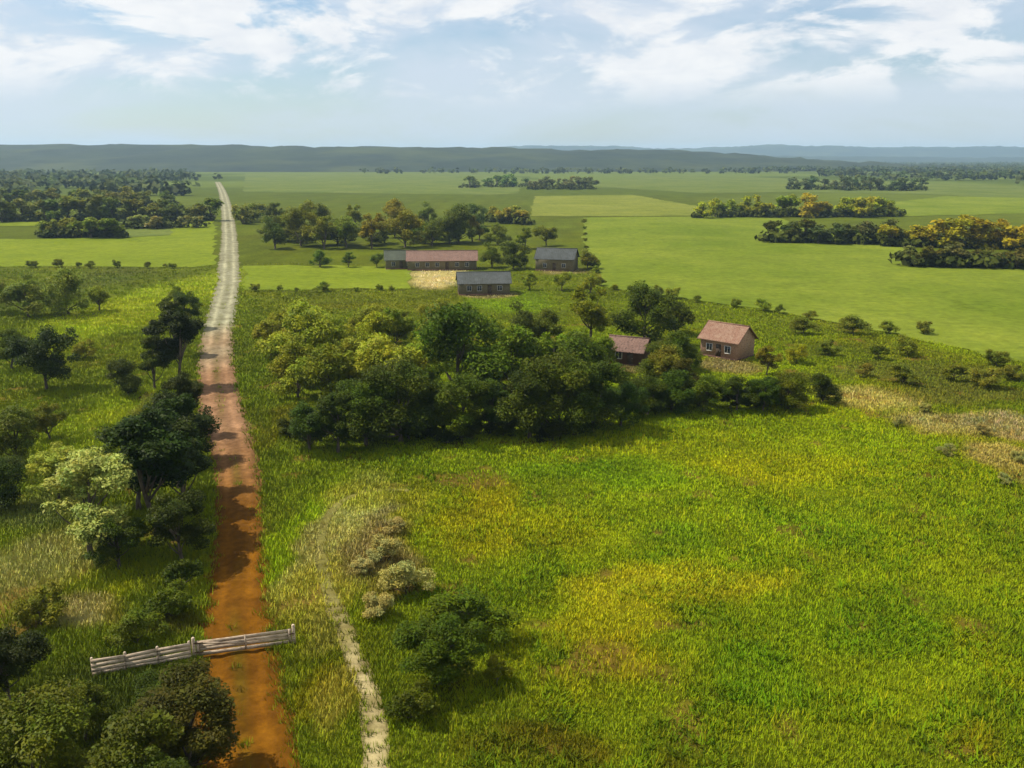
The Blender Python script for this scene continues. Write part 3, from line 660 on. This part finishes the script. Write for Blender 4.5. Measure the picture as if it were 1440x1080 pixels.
for i, (a, b, h, c) in enumerate([(692, 376, 7.5, '#4c5a18'), (722, 378, 7.0, '#3c4a14'), (738, 350, 8.0, '#56641a'), (768, 346, 8.0, '#5c6a1c'), (826, 378, 6.0, '#66722c'), (700, 344, 7.0, '#5a6622'), (745, 408, 4.6, '#66762a'), (790, 408, 4.8, '#6a7a24'), (830, 412, 5.0, '#6c7a1e'), (450, 376, 4.6, '#4e6424'), (490, 376, 4.8, '#506828'), (530, 376, 4.4, '#526628')]):
    P_(MBK[i % 4], a, b, h, c, 'small tree standing among the far village roofs', 'trees among the village roofs', wide=1.1)
# --- field rows further away
SCRUB = []
def row(px0, px1, py0, py1, n, h, cols, label, group, wide=1.1):
    for i in range(n * 7):
        t = random.uniform(-.03, 1.03); q = at(px0 + (px1 - px0) * t, py0 + (py1 - py0) * t + random.uniform(-1.6, 1.0)); SCRUB.append((q[0], q[1], 0))
    for i in range(n):
        t = (i + .5) / n + random.uniform(-.35, .35) / n
        P_(random.choice(FARK), px0 + (px1 - px0) * t, py0 + (py1 - py0) * t + random.uniform(-1.2, 1.2), h * random.uniform(.72, 1.15), random.choice(cols), label, group, wide=wide * random.uniform(1.0, 1.4))
O2 = ['#525e24', '#5c6626', '#4a5822', '#626a28']
row(-60, 303, 312, 310, 22, 11.5, O2, 'dark tree in the line along the back of the bright left field', 'tree line behind the left field')
row(-60, 240, 293, 290, 16, 13, O2, 'hazy dark tree in the second line behind the bright left field', 'second tree line on the left')
row(60, 168, 334, 334, 7, 8, ['#5e6e24', '#667226'], 'olive tree in the short row at the back corner of the bright left field', 'short row by the left field')
row(170, 285, 322, 320, 5, 6, ['#7a8040', '#76763c'], 'pale olive tree between the bright left field and the road', 'pale trees by the far road')
row(335, 372, 320, 300, 4, 9, ['#66742c', '#5e6e2a'], 'tree on the right verge of the road where it fades into the distance', 'trees on the far road verge')
row(985, 1260, 306, 304, 16, 11, ['#7a8020', '#7e8a20', '#74821e', '#888624'], 'olive tree in the long line behind the large pale field', 'tree line behind the pale field')
row(1075, 1265, 340, 344, 11, 8.4, ['#4a5422', '#444a1a', '#50582a'], 'dark tree in the hedge running into the large pale field', 'hedge in the pale field')
row(1250, 1450, 346, 350, 10, 10, ['#7e7c14', '#747012', '#86821c'], 'yellowish olive tree on the far right side of the pale field', 'yellowish trees on the right')
row(1270, 1460, 374, 378, 9, 6.6, ['#55541e', '#4c4e1c', '#62602a'], 'dark brownish tree at the near edge of the trees on the right', 'brownish trees on the right')
row(690, 745, 312, 316, 4, 9, ['#7c7e2c', '#70762a'], 'yellowish tree beside the village clump', 'yellowish trees beside the village')
row(745, 835, 266, 266, 9, 12, ['#5c6234', '#64663a'], 'hazy tree in the faint line in front of the central hills', 'faint central tree line')
row(1110, 1300, 266, 268, 14, 13, ['#54603a', '#5a643c'], 'hazy dark tree in the line beyond the fields on the right', 'hazy tree line on the right')
row(650, 745, 264, 262, 7, 12, ['#5e7034', '#64743a'], 'hazy green tree beyond the village on the plain', 'hazy trees beyond the village')

def hedge(pts, n, h, cols, label, group):
    for i in range(n):
        t = (i + random.uniform(.1, .9)) / n * (len(pts) - 1); k = min(int(t), len(pts) - 2); f = t - k
        P_(random.choice(SH), pts[k][0] + (pts[k + 1][0] - pts[k][0]) * f, pts[k][1] + (pts[k + 1][1] - pts[k][1]) * f + random.uniform(-.8, .8), h * random.uniform(.6, 1.3), random.choice(cols), label, group, wide=random.uniform(.9, 1.3), cat='bush')
HC = ['#5e6c1e', '#667422', '#54621c']
hedge([(846, 404), (824, 350), (821, 308)], 9, 2.2, HC, 'low bush on the left border of the large pale field', 'bushes on the pale field border')
hedge([(850, 406), (960, 422), (1100, 442), (1260, 472)], 11, 1.8, HC, 'low bush on the near border of the large pale field', 'bushes on the near field border')
hedge([(346, 409), (460, 410), (576, 408)], 7, 1.6, HC, 'low bush on the near border of the bright strip field beside the road', 'bushes below the bright strip')
hedge([(-20, 376), (140, 377), (268, 377)], 9, 1.8, HC, 'low bush on the near border of the bright left field', 'bushes below the bright left field')
# --- far woods: many small trees that read as one mass
def far_wood(name, pts, label, leaf=3.2, cards=16, cols=('#5a7036', '#6a7c3a', '#768244'), hr=(8, 15), wd=.7):
    n = len(pts); pts = np.asarray(pts)
    H = RNG.uniform(*hr, n); d = RNG.normal(size=(n, cards, 3)); d /= np.linalg.norm(d, axis=2)[..., None]
    p = pts[:, None, :] * np.array([1, 1, 0]) + d * np.stack([H * wd, H * wd, H * .42], 1)[:, None] * RNG.uniform(.5, 1, (n, cards, 1)); p[..., 2] += (H * .52 + pts[:, 2])[:, None]
    p = p.reshape(-1, 3); d = d.reshape(-1, 3); m = len(p)
    nr = d * .6 + (0, 0, .5) + RNG.normal(size=(m, 3)) * .4; nr /= np.linalg.norm(nr, axis=1)[:, None]
    t = np.cross(nr, RNG.normal(size=(m, 3))); t /= np.linalg.norm(t, axis=1)[:, None]; b = np.cross(nr, t); s = (leaf * RNG.uniform(.7, 1.3, m))[:, None]
    v = np.stack([p - t * s, p + b * s * .7, p + t * s, p - b * s * .7], 1).reshape(-1, 3)
    cc = np.array([alb(c) for c in cols])[RNG.integers(0, len(cols), n)] * RNG.uniform(.8, 1.2, (n, 1))
    cc = np.repeat((cc[:, None] * RNG.uniform(.75, 1.25, (n, cards, 1))).reshape(-1, 3), 4, 0)
    o = link(name, mesh_np(name, v, np.arange(len(v)).reshape(-1, 4), BLADE, False, cc)); return tag(o, label, 'woods', kind='stuff')
pts = []
for (x0, y0, x1, y1, n, wd) in [(-900, 900, -360, 940, 110, 25), (-1200, 1180, -430, 1220, 130, 40), (-1300, 1500, -560, 1560, 150, 60), (500, 1250, 900, 1300, 50, 20), (-300, 1800, 1500, 1850, 130, 40), (600, 2100, 1500, 2200, 130, 50),
                                (500, 1500, 1400, 1420, 110, 30), (500, 2650, 2400, 2750, 330, 90), (600, 2150, 2100, 2050, 240, 60), (700, 3300, 3000, 3500, 450, 200), (800, 4300, 3500, 4500, 500, 200), (560, 980, 760, 960, 26, 16), (-650, 760, -260, 740, 50, 20)]:
    n = int(n * 1.5); t = RNG.random(n); pts.append(np.column_stack([x0 + (x1 - x0) * t + RNG.normal(0, wd * .4, n), y0 + (y1 - y0) * t + RNG.normal(0, wd * .5, n), np.zeros(n)]))
SCRUB = np.array(SCRUB); SCRUB = SCRUB[dist_line(SCRUB[:, 0], SCRUB[:, 1], ROAD, 2) > 7.5]
far_wood('scrub', SCRUB, 'low dark scrub growing at the foot of the far tree lines', 1.0, 22, ('#56641e', '#646e22', '#707a2a'), (2.0, 5.0), 1.0)
far_wood('woods', np.concatenate(pts), 'hazy far-off woods and hedgerows spread over the plain below the hills')

# ------------------------------------------------------------------ village houses
ROOF_T = mat_noise('terracotta_roof', alb('#b88a70'), alb('#c8a488'), 1.2, .8, c3=alb('#8a5a42'), scale2=6, stretch=(1, 1, 1))
ROOF_S = mat_noise('slate_grey_roof', alb('#585e58'), alb('#6c7270'), .8, .6, c3=alb('#4a4a44'), scale2=4)
ROOF_R = mat_noise('rusty_pink_roof', alb('#9a7868'), alb('#aa8674'), .8, .75, c3=alb('#6a5548'), scale2=4)
ROOF_G = mat_noise('green_grey_roof', alb('#565e4c'), alb('#667058'), .7, .7, c3=alb('#4a5044'), scale2=4)
WALL_P = mat_noise('salmon_plaster', alb('#d8ac90', 1.4), alb('#e0b89c', 1.4), 1.5, .9, c3=alb('#a88468'), scale2=5, bumpd=.01)
WALL_C = mat_noise('cream_plaster', alb('#a89c7c'), alb('#b8ac8c'), 1.5, .9, c3=alb('#948868'), scale2=5, bumpd=.01)
WALL_B = mat_noise('brown_plaster', alb('#76584a'), alb('#886656'), 1.5, .9, bumpd=.01)
WOOD_D = mat_noise('dark_wood', (.05, .035, .022), (.1, .07, .045), 4, .7)
m, nt_, p, o_ = new_mat('window_glass'); p.inputs['Base Color'].default_value = (.02, .025, .03, 1); p.inputs['Roughness'].default_value = .08; p.inputs['Specular IOR Level'].default_value = .5; GLASS = m
FRAME = mat_noise('painted_frame', (.5, .48, .42), (.6, .58, .52), 6, .6)
def house(name, px, py, rz, W, D, wall_h, rise, wall_m, roof_m, label, nwin=2, tiles=False, door=True):
    p = at(px, py); h = empty(name, (p[0], p[1], 0), R(rz)); tag(h, label, 'house')
    w2, d2 = W / 2, D / 2
    mb = MB(); V = []
    mb.add([(-w2, -d2, -.1), (w2, -d2, -.1), (w2, d2, -.1), (-w2, d2, -.1), (-w2, -d2, wall_h), (w2, -d2, wall_h), (w2, d2, wall_h), (-w2, d2, wall_h), (-w2, 0, wall_h + rise), (w2, 0, wall_h + rise)],
           [(0, 1, 5, 4), (2, 3, 7, 6), (1, 2, 6, 9, 5), (3, 0, 4, 8, 7), (3, 2, 1, 0)])
    mb.build('wall', wall_m, h)
    mb = MB(); mb.box(-w2 - .06, w2 + .06, -d2 - .06, d2 + .06, -.1, .28); mb.build('plinth', WALL_B, h)
    # roof: two corrugated slopes with thickness and overhang
    mb = MB(); ov, t = .45, .07; sl = rise / d2; n = int(W / .12)
    for sgn in (-1, 1):
        xs = np.linspace(-w2 - ov, w2 + ov, n); top = []; bot = []
        rows_ = 9 if tiles else 2
        for k in range(rows_):
            f = k / (rows_ - 1); yy = sgn * (.0 + f * (d2 + ov)); z0 = wall_h + rise - abs(yy) * sl + .09
            top.append([(x_, yy, z0 + .025 * math.cos(x_ * 2 * math.pi / (.36 if tiles else .48)) + (.02 * (k % 2) if tiles else 0)) for x_ in xs]); bot.append([(x_, yy, z0 - t) for x_ in xs])
        V = [v for r_ in top for v in r_] + [v for r_ in bot for v in r_]; Fs = []; off = rows_ * n
        for k in range(rows_ - 1):
            for i in range(n - 1):
                q = (k * n + i, k * n + i + 1, (k + 1) * n + i + 1, (k + 1) * n + i); q = q if sgn < 0 else q[::-1]
                Fs += [q[::-1], tuple(j + off for j in q)]
        for i in range(n - 1):
            a_ = (rows_ - 1) * n + i; Fs.append((a_, a_ + 1, a_ + 1 + off, a_ + off))
        for k in range(rows_ - 1):
            for i in (0, n - 1): a_ = k * n + i; Fs.append((a_, a_ + n, a_ + n + off, a_ + off))
        mb.add(V, Fs)
    ro = mb.build('roof', roof_m, h)
    mb = MB(); mb.add(*tube([(-w2 - ov - .02, 0, wall_h + rise + .1), (w2 + ov + .02, 0, wall_h + rise + .1)], [.11, .11], 8)); mb.build('ridge_cap', roof_m, ro)
    def window(cx, y, zc, ww, hh, face):
        mb = MB(); s = -1 if face < 0 else 1
        def bx(x0, x1, z0, z1, dd=.07): mb.box(x0, x1, min(y, y + s * dd), max(y, y + s * dd), z0, z1)
        bx(cx - ww / 2 - .08, cx - ww / 2, zc - hh / 2 - .08, zc + hh / 2 + .08); bx(cx + ww / 2, cx + ww / 2 + .08, zc - hh / 2 - .08, zc + hh / 2 + .08)
        bx(cx - ww / 2, cx + ww / 2, zc + hh / 2, zc + hh / 2 + .08); bx(cx - ww / 2, cx + ww / 2, zc - hh / 2 - .08, zc - hh / 2, .12); bx(cx - .025, cx + .025, zc - hh / 2, zc + hh / 2, .05)
        f = mb.build('window', FRAME, h); mb = MB(); mb.box(cx - ww / 2, cx + ww / 2, min(y, y + s * .02), max(y, y + s * .02), zc - hh / 2, zc + hh / 2); mb.build('pane', GLASS, f)
    xs = np.linspace(-w2, w2, nwin + 2 + (1 if door else 0))[1:-1]
    for k, cx in enumerate(xs):
        if door and k == len(xs) // 2:
            mb = MB(); mb.box(cx - .45, cx + .45, -d2 - .05, -d2, .28, 2.2); dd = mb.build('door', WOOD_D, h)
            mb = MB(); mb.box(cx + .3, cx + .38, -d2 - .1, -d2 - .05, 1.15, 1.2); mb.build('handle', FRAME, dd)
        else: window(cx, -d2, 1.55, .95, 1.05, -1)
        if k != len(xs) // 2 or not door: window(cx, d2, 1.55, .95, 1.05, 1)
    return h
house('terracotta_roofed_house', 1022, 500, -44, 6.4, 5.2, 3.0, 2.0, WALL_P, ROOF_T, 'small salmon house with a terracotta roof rising behind the low trees', 2, True)
house('brown_hut', 884, 510, -26, 5.4, 4.2, 2.4, 1.5, WALL_B, ROOF_R, 'small brown hut with a dull pinkish roof half hidden by the grove', 1, False)
house('slate_roofed_house', 680, 412, 6, 11.5, 6.5, 2.8, 2.0, WALL_C, ROOF_S, 'low house with a slate grey roof beside the tan yard', 3)
house('slate_roofed_barn', 783, 379, -14, 10.5, 7.5, 3.4, 2.4, WALL_C, ROOF_S, 'slate grey roofed barn standing alone right of the dark village trees', 2)
house('long_shed', 622, 378, 4, 19, 7, 2.8, 2.2, WALL_C, ROOF_R, 'long shed with a pinkish grey roof behind the tan yard', 5)
house('hidden_farmhouse', 564, 377, 8, 8.5, 6, 2.8, 2.1, WALL_C, ROOF_G, 'greenish grey roofed farmhouse at the left end of the long shed', 2)

# ------------------------------------------------------------------ pale gate and fence over the near road
PALE = mat_noise('weathered_pale_wood', (.42, .32, .22), (.58, .46, .33), 2.2, .85, c3=(.20, .15, .10), scale2=5, bumpd=.01, stretch=(.6, 3, 3))
def post(mb, x, h, r=.085): mb.add(*tube([(x, 0, -.3), (x, 0, h * .5), (x, 0, h - .04), (x, 0, h)], [r, r * .97, r * .95, r * .6], 9))
def boards(mb, x0, x1, zs, wd, y=0.0, sag=.0):
    for i, z in enumerate(zs):
        a = random.uniform(-.05, .05); b = random.uniform(-.05, .05); V = []
        mb.add([(x0, y - .018, z + a), (x1, y - .018, z + b), (x1, y + .018, z + b), (x0, y + .018, z + a), (x0, y - .018, z + a + wd), (x1, y - .018, z + b + wd), (x1, y + .018, z + b + wd), (x0, y + .018, z + a + wd)],
               [(3, 2, 1, 0), (4, 5, 6, 7), (0, 1, 5, 4), (1, 2, 6, 5), (2, 3, 7, 6), (3, 0, 4, 7)])
def place_line(p0, p1):
    a, b = np.array(at(*p0)), np.array(at(*p1)); d = b - a; return a, math.atan2(d[1], d[0]), float(np.linalg.norm(d))
a, rz, ln = place_line((274, 926), (414, 907))
gt = empty('road_gate', (a[0], a[1], 0), rz); tag(gt, 'pale weathered wooden gate closed across the orange dirt road', 'gate')
for x_ in (0.0, ln):
    mb = MB(); post(mb, x_, 1.45, .11); mb.build('gate_post', PALE, gt)
mb = MB(); boards(mb, .14, ln - .14, [.18, .44, .70, .96], .235); 
lf = mb.build('gate_leaf', PALE, gt)
mb = MB()
for x_ in (.2, ln * .5, ln - .32): mb.box(x_, x_ + .12, -.06, -.021, .2, 1.19)
mb.build('brace', PALE, lf)
mb = MB(); L_ = math.hypot(ln - .5, .85); an = -math.atan2(.85, ln - .5)
from mathutils import Matrix
mb.box(0, L_ * .5, -.022, .022, -.05, .05, Matrix.Translation((.25, -.085, 1.1)) @ Matrix.Rotation(-an, 4, 'Y')); mb.build('diagonal_brace', PALE, lf)
IRON = mat_noise('rusty_iron', (.06, .035, .02), (.13, .07, .04), 8, .7)
for z_ in (.42, 1.05):
    mb = MB(); mb.box(.02, .55, -.125, -.087, z_, z_ + .06); mb.build('hinge', IRON, gt)
mb = MB(); mb.box(ln - .3, ln + .05, -.125, -.087, .84, .9); mb.build('latch', IRON, gt)
a, rz, ln = place_line((132, 952), (268, 928))
fe = empty('board_fence', (a[0], a[1], 0), rz); tag(fe, 'pale board fence running left from the gate into the trees', 'fence')
nb = 4
for i in range(nb):
    x_ = ln * i / (nb - 1)
    mb = MB(); post(mb, x_, 1.3); mb.build('fence_post', PALE, fe)
for i in range(nb - 1):
    mb = MB(); boards(mb, ln * i / (nb - 1) - .05, ln * (i + 1) / (nb - 1) + .05, [.18, .44, .70, .95], .23, -.1); mb.build('board_panel', PALE, fe)

# ------------------------------------------------------------------ air
m = bpy.data.materials.new('haze'); m.use_nodes = True; nt = m.node_tree; nt.nodes.clear()
o = N(nt, 'ShaderNodeOutputMaterial'); v = N(nt, 'ShaderNodeVolumePrincipled'); v.inputs['Color'].default_value = (.55, .80, 1.0, 1); v.inputs['Density'].default_value = 0.00010; v.inputs['Anisotropy'].default_value = 0.15
nt.links.new(v.outputs[0], o.inputs['Volume'])
mb = MB(); mb.box(-9600, 9600, -3100, 12600, -5, 190); tag(mb.build('haze', m), 'thin pale blue haze hanging over the whole plain', 'haze', kind='stuff')
